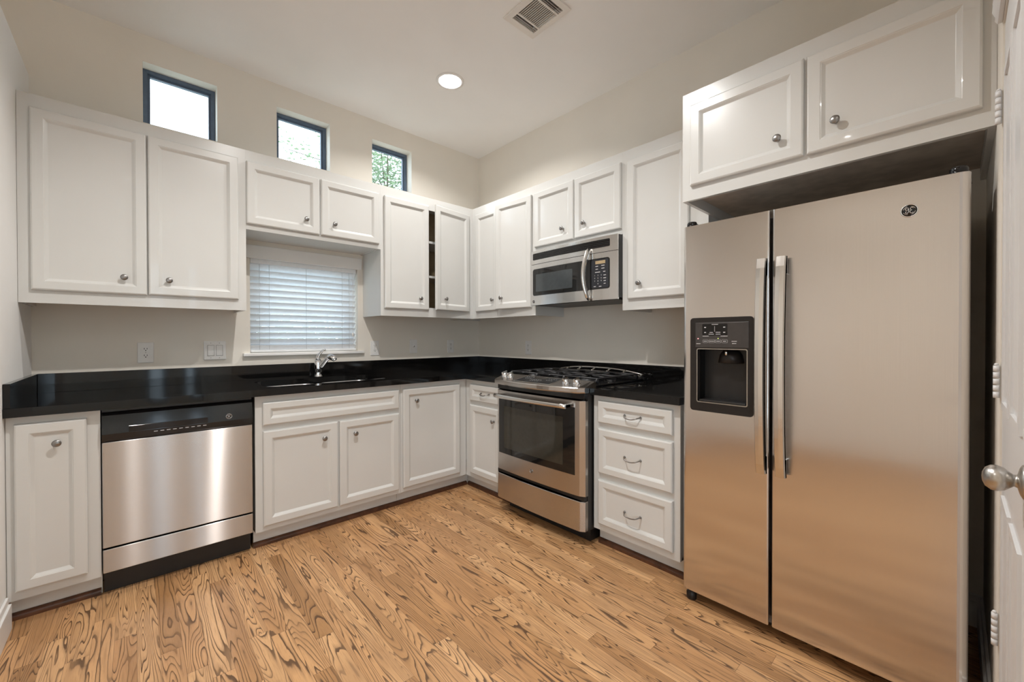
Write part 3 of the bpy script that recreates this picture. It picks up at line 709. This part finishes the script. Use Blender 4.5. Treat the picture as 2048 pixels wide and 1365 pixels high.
# ------------------------------------------------------------------ microwave
mw = thing('microwave', 'B', (1.494, -0.2, 1.44), 'stainless over-the-range microwave hung above the stove', 'microwave')
m0, m1, MZ0, MZ1 = 1.122, 1.8665, 1.442, 1.843; mcn = (m0+m1)/2
obj('body', MB().box(m0-0.0032, m1+0.0032, -0.365, -0.003, MZ0+0.012, MZ1), M_black, mw)
obj('underside', MB().box(m0+0.02, m1-0.02, -0.36, -0.02, MZ0, MZ0+0.012), M_gray, mw)
def mwring(z0, z1, dfe=0.384, amt=0.014, n=14, dback=0.366):
    pts = [(m0, -dback)]+[(m0+(m1-m0)*k/n, -dfe-amt*(1-(2*k/n-1)**2)) for k in range(n+1)]+[(m1, -dback)]
    return MB().loft([[(s, y, z0) for s, y in pts], [(s, y, z1) for s, y in pts]], True, True, False)
def mwplate(sa, sb, z0, z1, th, r=0.0, base=0.384, amt=0.014, n=16, skew=None):
    yy = lambda s: -base-amt*(1-(2*(s-m0)/(m1-m0)-1)**2)
    rings = []
    ss = [sa+(sb-sa)*k/n for k in range(n+1)]
    if r: ss = [sa+r*(1-math.cos(PI/2*k/4)) for k in range(4)]+[sa+r+(sb-sa-2*r)*k/n for k in range(n+1)]+[sb-r*(1-math.cos(PI/2*k/4)) for k in (3, 2, 1, 0)]
    for s in ss:
        e = 0.0
        if r:
            dd = min(s-sa, sb-s)
            if dd < r: e = r-math.sqrt(max(0, r*r-(r-dd)**2))
        rings.append([(s, yy(s)+0.0004, z0+e), (s, yy(s)-th, z0+e), (s, yy(s)-th, z1-e), (s, yy(s)+0.0004, z1-e)])
    return MB().loft(rings, True, True, False)
md = obj('door', mwring(MZ0, 1.742), S_mw, mw)
gr = obj('vent_grille', mwring(1.745, MZ1), S_mw, mw)
obj('vent_field', mwplate(m0+0.022, m1-0.052, 1.776, 1.824, 0.0012, 0.006), M_blackgl, gr)
mb = MB()
for k in range(4): mb.add(mwplate(m0+0.026, m1-0.056, 1.781+k*0.0112, 1.7835+k*0.0112, 0.004).bm)
obj('louvres', mb, M_black, gr, label='thin black vent louvres')
gl = obj('window_glass', mwplate(m0+0.022, m1-0.052, 1.512, 1.708, 0.0015, 0.016), M_glassb, md, label='dark glass window and key panel')
obj('window_screen', mwplate(m0+0.055, m0+0.405, 1.540, 1.668, 0.0022, 0.006), plain('microwave_screen', (0.05, 0.058, 0.062), 0.08), gl)
kp = obj('keypad', mwplate(m0+0.560, m1-0.060, 1.520, 1.700, 0.0022, 0.008), plain('keypad_blue_black', (0.022, 0.024, 0.03), 0.25), gl, label='button panel with printed keys')
yk = lambda s: -0.384-0.014*(1-(2*(s-m0)/(m1-m0)-1)**2)-0.0026
obj('clock_window', mwplate(m0+0.590, m0+0.662, 1.672, 1.692, 0.0032), M_lcd, kp, label='amber clock display')
mb = MB()
for k, ch in enumerate('1234567890'):
    s = m0+0.585+(k % 3)*0.024; z = 1.600-(k//3)*0.018
    if ch == '0': s = m0+0.585+0.024
    mb.text(ch, 0.011, s, yk(s), z)
for (du, z, wd) in ((0.60, 1.658, 0.02), (0.645, 1.66, 0.024), (0.60, 1.640, 0.018), (0.645, 1.642, 0.022), (0.605, 1.620, 0.04), (0.655, 1.621, 0.016), (0.658, 1.598, 0.018), (0.658, 1.580, 0.02), (0.658, 1.562, 0.016), (0.658, 1.545, 0.014), (0.585, 1.530, 0.016), (0.625, 1.529, 0.018)):
    s = m0+du; mb.box(s-wd/2, s+wd/2, yk(s)-0.0004, yk(s)+0.0008, z-0.002, z+0.002)
obj('legend', mb, M_text, kp, label='pale printed key legends')
hs = m0+0.540; hp = []
for k in range(17):
    q = k/16; z = 1.450+(1.772-1.450)*q
    hp.append((hs+0.008-0.016*math.sin(PI*q), -0.402-0.040*math.sin(PI*q)**0.6, z))
obj('handle', MB().tube(hp, [0.013]+[0.0155]*15+[0.013], 14, sq=(1.25, 0.7)), S_hd, md, label='curved vertical stainless handle')
emblem(md, m0+0.03, -0.3872, 1.470, 0.0115)

# ------------------------------------------------------------------ refrigerator
fr = thing('refrigerator', 'B', (2.861, -0.37, 0), 'stainless side-by-side refrigerator with water dispenser', 'refrigerator')
F0, F1, FS0, FS1, FZ0, FZ1, FD = 2.4325, 3.3075, 2.7785, 2.7885, 0.058, 1.7045, 0.725
CAV = (2.500, 2.700, 0.920, 1.152)
cab = MB().box(F0+0.008, F1-0.008, -0.648, -0.03, 0.025, 1.695, 0.004)
cab.cut(MB().box(CAV[0]-0.004, CAV[1]+0.004, -0.8, -0.60, CAV[2]-0.004, CAV[3]+0.004))
obj('cabinet', cab, M_fridgeS, fr, label='grey side and body')
def fdoor(a, b, ra, rb):
    pts = [(a, -0.655)]
    for k in range(7): t = PI/2*k/6; pts.append((a+ra*(1-math.cos(t)), -FD+ra*(1-math.sin(t))))
    for k in range(7): t = PI/2*(6-k)/6; pts.append((b-rb*(1-math.cos(t)), -FD+rb*(1-math.sin(t))))
    pts.append((b, -0.655))
    return MB().prism(pts, 'z', FZ0, FZ1)
DO = (2.4685, 2.7245, 0.878, 1.290)
ld = fdoor(F0, FS0, 0.016, 0.008)
ld.cut(MB().prism(rrect(DO[0]+0.003, DO[1]-0.003, DO[2]+0.003, DO[3]-0.003, 0.012), 'y', -0.9, -0.60))
ld = obj('freezer_door', ld, S_fr, fr)
rd = obj('fridge_door', fdoor(FS1, F1, 0.008, 0.024), S_fr, fr)
obj('gasket', MB().box(F0+0.012, F1-0.012, -0.654, -0.649, 0.06, 1.69), M_black, fr)
# dispenser
dp = obj('dispenser_frame', MB().slab(rrect(*DO, 0.014), [rrect(*CAV, 0.006)], 'y', -FD-0.004, -0.662), M_gray, ld, label='charcoal dispenser surround')
cv = MB().box(CAV[0], CAV[0]+0.003, -0.70, -0.605, CAV[2], CAV[3]).box(CAV[1]-0.003, CAV[1], -0.70, -0.605, CAV[2], CAV[3])
cv.box(CAV[0], CAV[1], -0.70, -0.605, CAV[3]-0.003, CAV[3]).box(CAV[0], CAV[1], -0.70, -0.605, CAV[2], CAV[2]+0.003).box(CAV[0], CAV[1], -0.610, -0.604, CAV[2], CAV[3])
obj('dispenser_cavity', cv, M_cav, ld)
obj('ice_chute', MB().lathe([(0.030, 0), (0.045, 0.02), (0.052, 0.055), (0.045, 0.057), (0.030, 0.02)], (2.615, -0.655, 1.148), 'z-', 24), M_gray, ld)
obj('paddle', MB().box(2.560, 2.672, -0.632, -0.624, 0.950, 1.075, 0.003), M_gray, ld)
obj('water_nozzle', MB().lathe([(0.006, 0), (0.006, 0.022), (0.003, 0.024)], (2.612, -0.705, 1.150), 'z-', 12), M_chrome, ld)
obj('drip_tray', MB().box(CAV[0]+0.006, CAV[1]-0.006, -0.727, -0.615, CAV[2]+0.0005, CAV[2]+0.010, 0.002), M_black, ld)
obj('cavity_trim', MB().slab(rrect(CAV[0]-0.003, CAV[1]+0.003, CAV[2]-0.003, CAV[3]+0.003, 0.008), [rrect(CAV[0]+0.0005, CAV[1]-0.0005, CAV[2]+0.0005, CAV[3]-0.0005, 0.006)], 'y', -FD-0.0056, -FD-0.003), M_nickel, ld)
kpz = MB().box(2.492, 2.706, -FD-0.0052, -FD-0.003, 1.160, 1.268, 0.0008)
kpz = obj('dispenser_keypad', kpz, plain('dispenser_panel', (0.045, 0.040, 0.038), 0.3), dp)
scr = obj('dispenser_display', MB().slab(rrect(2.522, 2.625, 1.2125, 1.262, 0.004), [], 'y', -FD-0.0062, -FD-0.005), M_blackgl, kpz)
mb = MB(); yv = -FD-0.0066
for u in (2.534, 2.613):
    for z in (1.247, 1.225): mb.box(u-0.004, u+0.004, yv, yv+0.001, z-0.0018, z+0.0018, 0.0005)
mb.box(2.562, 2.588, yv, yv+0.001, 1.2585, 1.2605); mb.box(2.5735, 2.5745, yv, yv+0.001, 1.228, 1.252)
for u, z, wd in ((2.560, 1.225, 0.014), (2.588, 1.2255, 0.019), (2.560, 1.2175, 0.022), (2.588, 1.2175, 0.019)): mb.box(u-wd/2, u+wd/2, yv, yv+0.001, z-0.001, z+0.001)
obj('legend', mb, M_text, scr, label='pale display markings')
mb = MB(); yv = -FD-0.0056
for u, z, wd in ((2.536, 1.209, 0.026), (2.612, 1.209, 0.028), (2.535, 1.187, 0.014), (2.562, 1.187, 0.020), (2.588, 1.187, 0.016), (2.614, 1.187, 0.012), (2.652, 1.187, 0.020), (2.652, 1.178, 0.016), (2.505, 1.176, 0.018)): mb.box(u-wd/2, u+wd/2, yv, yv+0.001, z-0.0011, z+0.0011)
for u, wd in ((2.535, 0.022), (2.562, 0.026), (2.588, 0.024), (2.614, 0.024)):
    mb.slab(rrect(u-wd/2, u+wd/2, 1.180, 1.194, 0.004), [rrect(u-wd/2+0.0006, u+wd/2-0.0006, 1.1806, 1.1934, 0.0035)], 'y', yv, yv+0.001)
obj('legend', mb, M_text, kpz, label='pale button outlines and markings')
obj('indicator', MB().box(2.501, 2.506, yv, yv+0.001, 1.196, 1.200), M_red, kpz, label='lit red indicator')
obj('indicator', MB().box(2.586, 2.590, yv, yv+0.001, 1.1975, 1.2005), M_grn, kpz, label='lit green indicator')
# handles
def fhandle(s, parent):
    n = 22; rings = []
    for k in range(n+1):
        q = k/n; z = 0.668+(1.512-0.668)*q
        d = 0.757+0.028*math.sin(PI*q)**0.55
        w2, t2 = 0.0175, 0.011
        rings.append([(s-w2, -d+t2, z), (s-w2, -d-t2*0.2, z), (s-w2*0.8, -d-t2*0.75, z), (s, -d-t2, z), (s+w2*0.8, -d-t2*0.75, z), (s+w2, -d-t2*0.2, z), (s+w2, -d+t2, z)])
    mb = MB().loft(rings, True, True, False)
    mb.box(s-0.012, s+0.012, -0.752, -0.724, 0.672, 0.735, 0.003); mb.box(s-0.012, s+0.012, -0.752, -0.724, 1.445, 1.508, 0.003)
    obj('handle', mb, S_hd, parent, label='long bowed stainless handle')
fhandle(2.7605, ld); fhandle(2.8265, rd)
emblem(rd, 3.174, -FD-0.0002, 1.613, 0.0215)
for s, sg in ((F0+0.028, 1), (F1-0.026, -1)):
    mb = MB().lathe([(0.021, 0), (0.021, 0.016), (0.018, 0.022), (0.0001, 0.023)], (s, -0.695, 1.7055), 'z', 24)
    mb.prism([(s-0.02, -0.70), (s+0.02, -0.70), (s+0.03, -0.55), (s-0.03, -0.55)], 'z', 1.7055, 1.718)
    obj('hinge_cover', mb, M_blackgl, fr)
obj('base_grille', MB().box(F0+0.03, F1-0.03, -0.64, -0.60, 0.012, 0.056), M_black, fr)
for s in (F0+0.025, F1-0.025):
    obj('foot', MB().lathe([(0.02, 0), (0.022, 0.004), (0.022, 0.03), (0.014, 0.036), (0.010, 0.056)], (s, -0.685, 0.0005), 'z', 18), M_gray, fr)

# ------------------------------------------------------------------ blind
bl = thing('window_blind', 'A', ((WB[0]+WB[1])/2, 0.045, WB[2]), 'white horizontal slatted blind on the window above the sink', 'blind')
b0, b1 = WB[0]+0.006, WB[1]-0.006
obj('headrail', MB().box(b0, b1, 0.018, 0.072, 1.722, 1.760, 0.002), M_blind, bl)
obj('valance', MB().box(WB[0]-0.028, WB[1]+0.028, -0.020, -0.001, 1.752, 1.842, 0.003), M_trim, bl, label='flat painted valance board over the blind')
tilt = math.radians(49)
nsl = 14
for k in range(nsl):
    zc = 1.700-k*0.0437; hw = 0.0264; y = 0.045
    cs, sn = math.cos(tilt)*hw, math.sin(tilt)*hw
    nx, nz = math.sin(tilt)*0.0014, math.cos(tilt)*0.0014
    crown = 0.0025
    top = []; bot = []
    for j in range(7):
        q = j/6*2-1; c_ = crown*(1-q*q)
        top.append((y+cs*q+math.sin(tilt)*c_+nx, zc-sn*q+math.cos(tilt)*c_+nz)); bot.append((y+cs*q+math.sin(tilt)*c_-nx, zc-sn*q+math.cos(tilt)*c_-nz))
    obj('slat', MB().prism(top+bot[::-1], 'x', b0, b1), M_blind, bl)
obj('bottom_rail', MB().box(b0, b1, 0.020, 0.070, WB[2]+0.003, WB[2]+0.018, 0.003), M_blind, bl)
for u in (b0+0.055, b0+0.115, b0+0.36, b1-0.11, b1-0.055):
    obj('ladder_cord', MB().tube([(u, 0.0225, 1.725), (u, 0.0225, WB[2]+0.02)], 0.0011, 6), M_cord, bl)
obj('pull_tassel', MB().lathe([(0.003, 0), (0.007, 0.006), (0.008, 0.03), (0.0001, 0.032)], (b1-0.03, 0.014, 1.245), 'z-', 14).tube([(b1-0.03, 0.014, 1.73), (b1-0.03, 0.014, 1.245)], 0.001, 6), M_plate, bl)

# ------------------------------------------------------------------ wall plates
def plate(frame, u, z, label, kind):
    w2 = 0.0595 if kind == 'switch' else 0.037
    names = {'outlet': ('outlet', 'electrical outlet'), 'coax': ('cable_jack', 'cable jack'), 'switch': ('light_switch', 'light switch')}[kind]
    t = thing(names[0], frame, (u, -0.003, z-0.061), label, names[1], 'duplex outlets on the walls' if kind == 'outlet' else None)
    obj('cover_plate', MB().box(u-w2, u+w2, -0.0075, -0.0005, z-0.061, z+0.061, 0.0035), M_plate, t)
    if kind == 'outlet':
        for s in (-1, 1):
            zc = z+s*0.0197
            rc = obj('receptacle', MB().prism(rrect(u-0.0168, u+0.0168, zc-0.0142, zc+0.0142, 0.0125), 'y', -0.0095, -0.007), M_plate, t)
            obj('slots', MB().box(u-0.0075, u-0.0048, -0.0099, -0.009, zc-0.001, zc+0.008).box(u+0.0048, u+0.0075, -0.0099, -0.009, zc-0.001, zc+0.008).lathe([(0.003, 0), (0.003, 0.0008)], (u, -0.0091, zc-0.007), 'y-', 10), M_slot, rc)
        obj('screw', MB().lathe([(0.003, 0), (0.003, 0.0008), (0.0001, 0.001)], (u, -0.0075, z), 'y-', 10), M_nickel, t)
    elif kind == 'coax':
        obj('connector', MB().lathe([(0.010, 0), (0.010, 0.002), (0.0055, 0.003), (0.0055, 0.012), (0.0042, 0.012)], (u, -0.0072, z), 'y-', 16), M_plate, t)
        obj('connector_hole', MB().lathe([(0.0042, 0), (0.0042, 0.0002)], (u, -0.0192, z), 'y-', 12), M_slot, t)
    else:
        for s in (-1, 1):
            uc = u+s*0.023
            rk = MB().prism([(-0.0072, z-0.0335), (-0.0095, z-0.0325), (-0.0088, z), (-0.0118, z+0.0325), (-0.0072, z+0.0335)], 'x', uc-0.0165, uc+0.0165)
            obj('rocker', rk, M_plate, t)
            obj('rocker_gap', MB().slab(rect(uc-0.018, uc+0.018, z-0.035, z+0.035), [rect(uc-0.0168, uc+0.0168, z-0.0338, z+0.0338)], 'y', -0.0078, -0.007), M_slot, t)
            for q in (-1, 1): obj('screw', MB().lathe([(0.003, 0), (0.003, 0.0008)], (uc, -0.0075, z+q*0.048), 'y-', 10), M_nickel, t)
plate('A', -2.5265, 1.117, 'white duplex outlet on the wall above the dishwasher, leftmost outlet', 'outlet')
plate('A', -2.188, 1.122, 'white double rocker light switch left of the sink window', 'switch')
plate('A', -1.103, 1.117, 'white duplex outlet just right of the sink window', 'outlet')
plate('A', -0.744, 1.126, 'white cable jack plate under the ajar wall cabinet', 'coax')
plate('A', -0.348, 1.120, 'white duplex outlet on the window wall nearest the room corner', 'outlet')
plate('B', 0.713, 1.113, 'white duplex outlet on the stove wall left of the range', 'outlet')

# ------------------------------------------------------------------ ceiling vent and recessed lights
vt = thing('ceiling_vent', 'A', (VENT[0], VENT[1], CEIL-0.012), 'white louvred air vent in the ceiling, above the stove side', 'air vent')
vx0, vx1, vy0, vy1 = VENT[0]-VENT[2]/2, VENT[0]+VENT[2]/2, VENT[1]-VENT[3]/2, VENT[1]+VENT[3]/2
M_vent = paint('vent_white_metal', (0.76, 0.72, 0.67), 0.4, 0.02, 90, 0.03)
ix0, ix1, iy0, iy1 = vx0+0.036, vx1-0.030, vy0+0.032, vy1-0.036
def vr(i, z): return [(vx0+i, vy0+i, z), (vx1-i, vy0+i, z), (vx1-i, vy1-i, z), (vx0+i, vy1-i, z)]
ya, yb = iy0+0.048, iy1-0.048
m = MB().slab(rect(vx0, vx1, vy0, vy1), [rect(ix0, ix1, iy0, ya-0.008), rect(ix0, ix1, ya, yb), rect(ix0, ix1, yb+0.008, iy1)], 'z', CEIL-0.008, CEIL-0.0005)
m.box(vx0+0.008, vx1-0.008, vy0+0.008, vy1-0.008, CEIL-0.0005, CEIL+0.0) if False else None
obj('frame', m, M_vent, vt)
n = 14
for k in range(n):
    x = ix0+(ix1-ix0)*(k+0.5)/n
    obj('louvre', MB().prism([(x-0.0064, CEIL-0.0025), (x-0.0060, CEIL-0.0037), (x+0.0050, CEIL+0.0020), (x+0.0046, CEIL+0.0032)], 'y', ya, yb), M_vent, vt)
for (p, q) in ((iy0, ya-0.008), (yb+0.008, iy1)):
    for k in range(3):
        y = p+(q-p)*(k+0.5)/3
        obj('louvre', MB().prism([(y-0.0058, CEIL-0.006), (y-0.0048, CEIL-0.007), (y+0.0058, CEIL+0.006), (y+0.0048, CEIL+0.007)], 'x', ix0, ix1), M_vent, vt)
obj('duct_box', MB().box(VENT[0]-0.089, VENT[0]+0.089, VENT[1]-0.119, VENT[1]+0.119, CEIL+0.03, CEIL+0.04), M_fridgeS, vt)
canlab = ['round recessed ceiling light in view above the corner, lit', 'round recessed ceiling light in the middle of the kitchen', 'unseen recessed light added for brightness behind the kitchen', 'unseen recessed light added for brightness by the left opening', 'unseen recessed light added for brightness near the rear windows']
for (x, y, _), lb in zip(LAMPS, canlab):
    c = thing('recessed_light', 'A', (x, y, CEIL-0.006), lb, 'ceiling light', 'recessed ceiling lights')
    obj('trim_ring', MB().lathe([(0.098, 0.0055), (0.096, 0.002), (0.090, 0.0), (0.078, 0.001), (0.075, 0.006)], (x, y, CEIL-0.006), 'z', 40, cap=False), M_plate, c)
    obj('reflector', MB().lathe([(0.0755, 0.0), (0.070, 0.03), (0.064, 0.07)], (x, y, CEIL-0.001), 'z', 40, cap=False), M_canin, c)
    obj('lens', MB().lathe([(0.064, 0), (0.05, -0.006), (0.0001, -0.01)], (x, y, CEIL+0.058), 'z', 32), M_bulb, c)

# ------------------------------------------------------------------ outside
struct('ground', MB().box(-14, 10, 0.16, 18, -0.3, -0.25), plain('bounce_ground_pale', (0.42, 0.43, 0.38), 0.9, var=0.3, scale=4))  # unseen ground, made pale to bounce daylight into window reveals and blind
rnd = random.Random(7)
def tree(name, x, y, z0, cz, R, nleaf, size, label, hz=1.0):
    t = thing(name, 'A', (x, y, z0), label, 'tree' if name == 'tree' else 'shrub')
    mb = MB().tube([(x, y, z0), (x+0.05, y, (z0+cz)/2), (x, y, cz-R*0.35)], [0.10*R, 0.08*R, 0.03*R], 8)
    tips = []
    for k in range(12):
        a = rnd.uniform(0, 2*PI); e = rnd.uniform(-0.2, 1.1); L = R*rnd.uniform(0.5, 0.95)
        p = Vector((x+math.cos(a)*math.cos(e)*L, y+math.sin(a)*math.cos(e)*L, cz+math.sin(e)*L*hz)); tips.append(p)
        s_ = Vector((x, y, cz-R*0.4+rnd.uniform(0, 0.3)*R)); mb.tube([s_, (s_+p)/2+Vector((0, 0, 0.1*R)), p], [0.008*R, 0.005*R, 0.003*R], 6)
    obj('trunk', mb, M_bark, t)
    b = bmesh.new()
    cl = [Vector((x, y, cz))+Vector((rnd.gauss(0, 1), rnd.gauss(0, 1), rnd.gauss(0, 1)*hz)).normalized()*R*rnd.uniform(0.05, 1.0) for _ in range(90)]+tips
    for k in range(nleaf):
        c = rnd.choice(cl); p = c+Vector((rnd.gauss(0, 1), rnd.gauss(0, 1), rnd.gauss(0, 1)))*R*0.13
        q = Matrix.Rotation(rnd.uniform(0, 2*PI), 3, 'Z') @ Matrix.Rotation(rnd.uniform(-1.2, 1.2), 3, 'X')
        L = size*rnd.uniform(0.7, 1.3); W = L*0.42
        vs = [b.verts.new(p+q @ Vector(v)) for v in ((-L, 0, 0), (-L*0.2, W, L*0.08), (L, 0, -L*0.1), (-L*0.2, -W, L*0.08))]
        b.faces.new(vs)
    f = MB(); f.add(b); obj('foliage', f, M_leaf, t)
tree('tree', 1.05, 4.2, -0.25, 4.2, 2.0, 5200, 0.045, 'pale green leafy tree outside, behind the right and middle high windows')
tree('shrub', -1.0, 2.6, -0.25, 0.95, 1.15, 5200, 0.055, 'green shrub outside below the blind-covered window', hz=0.7)
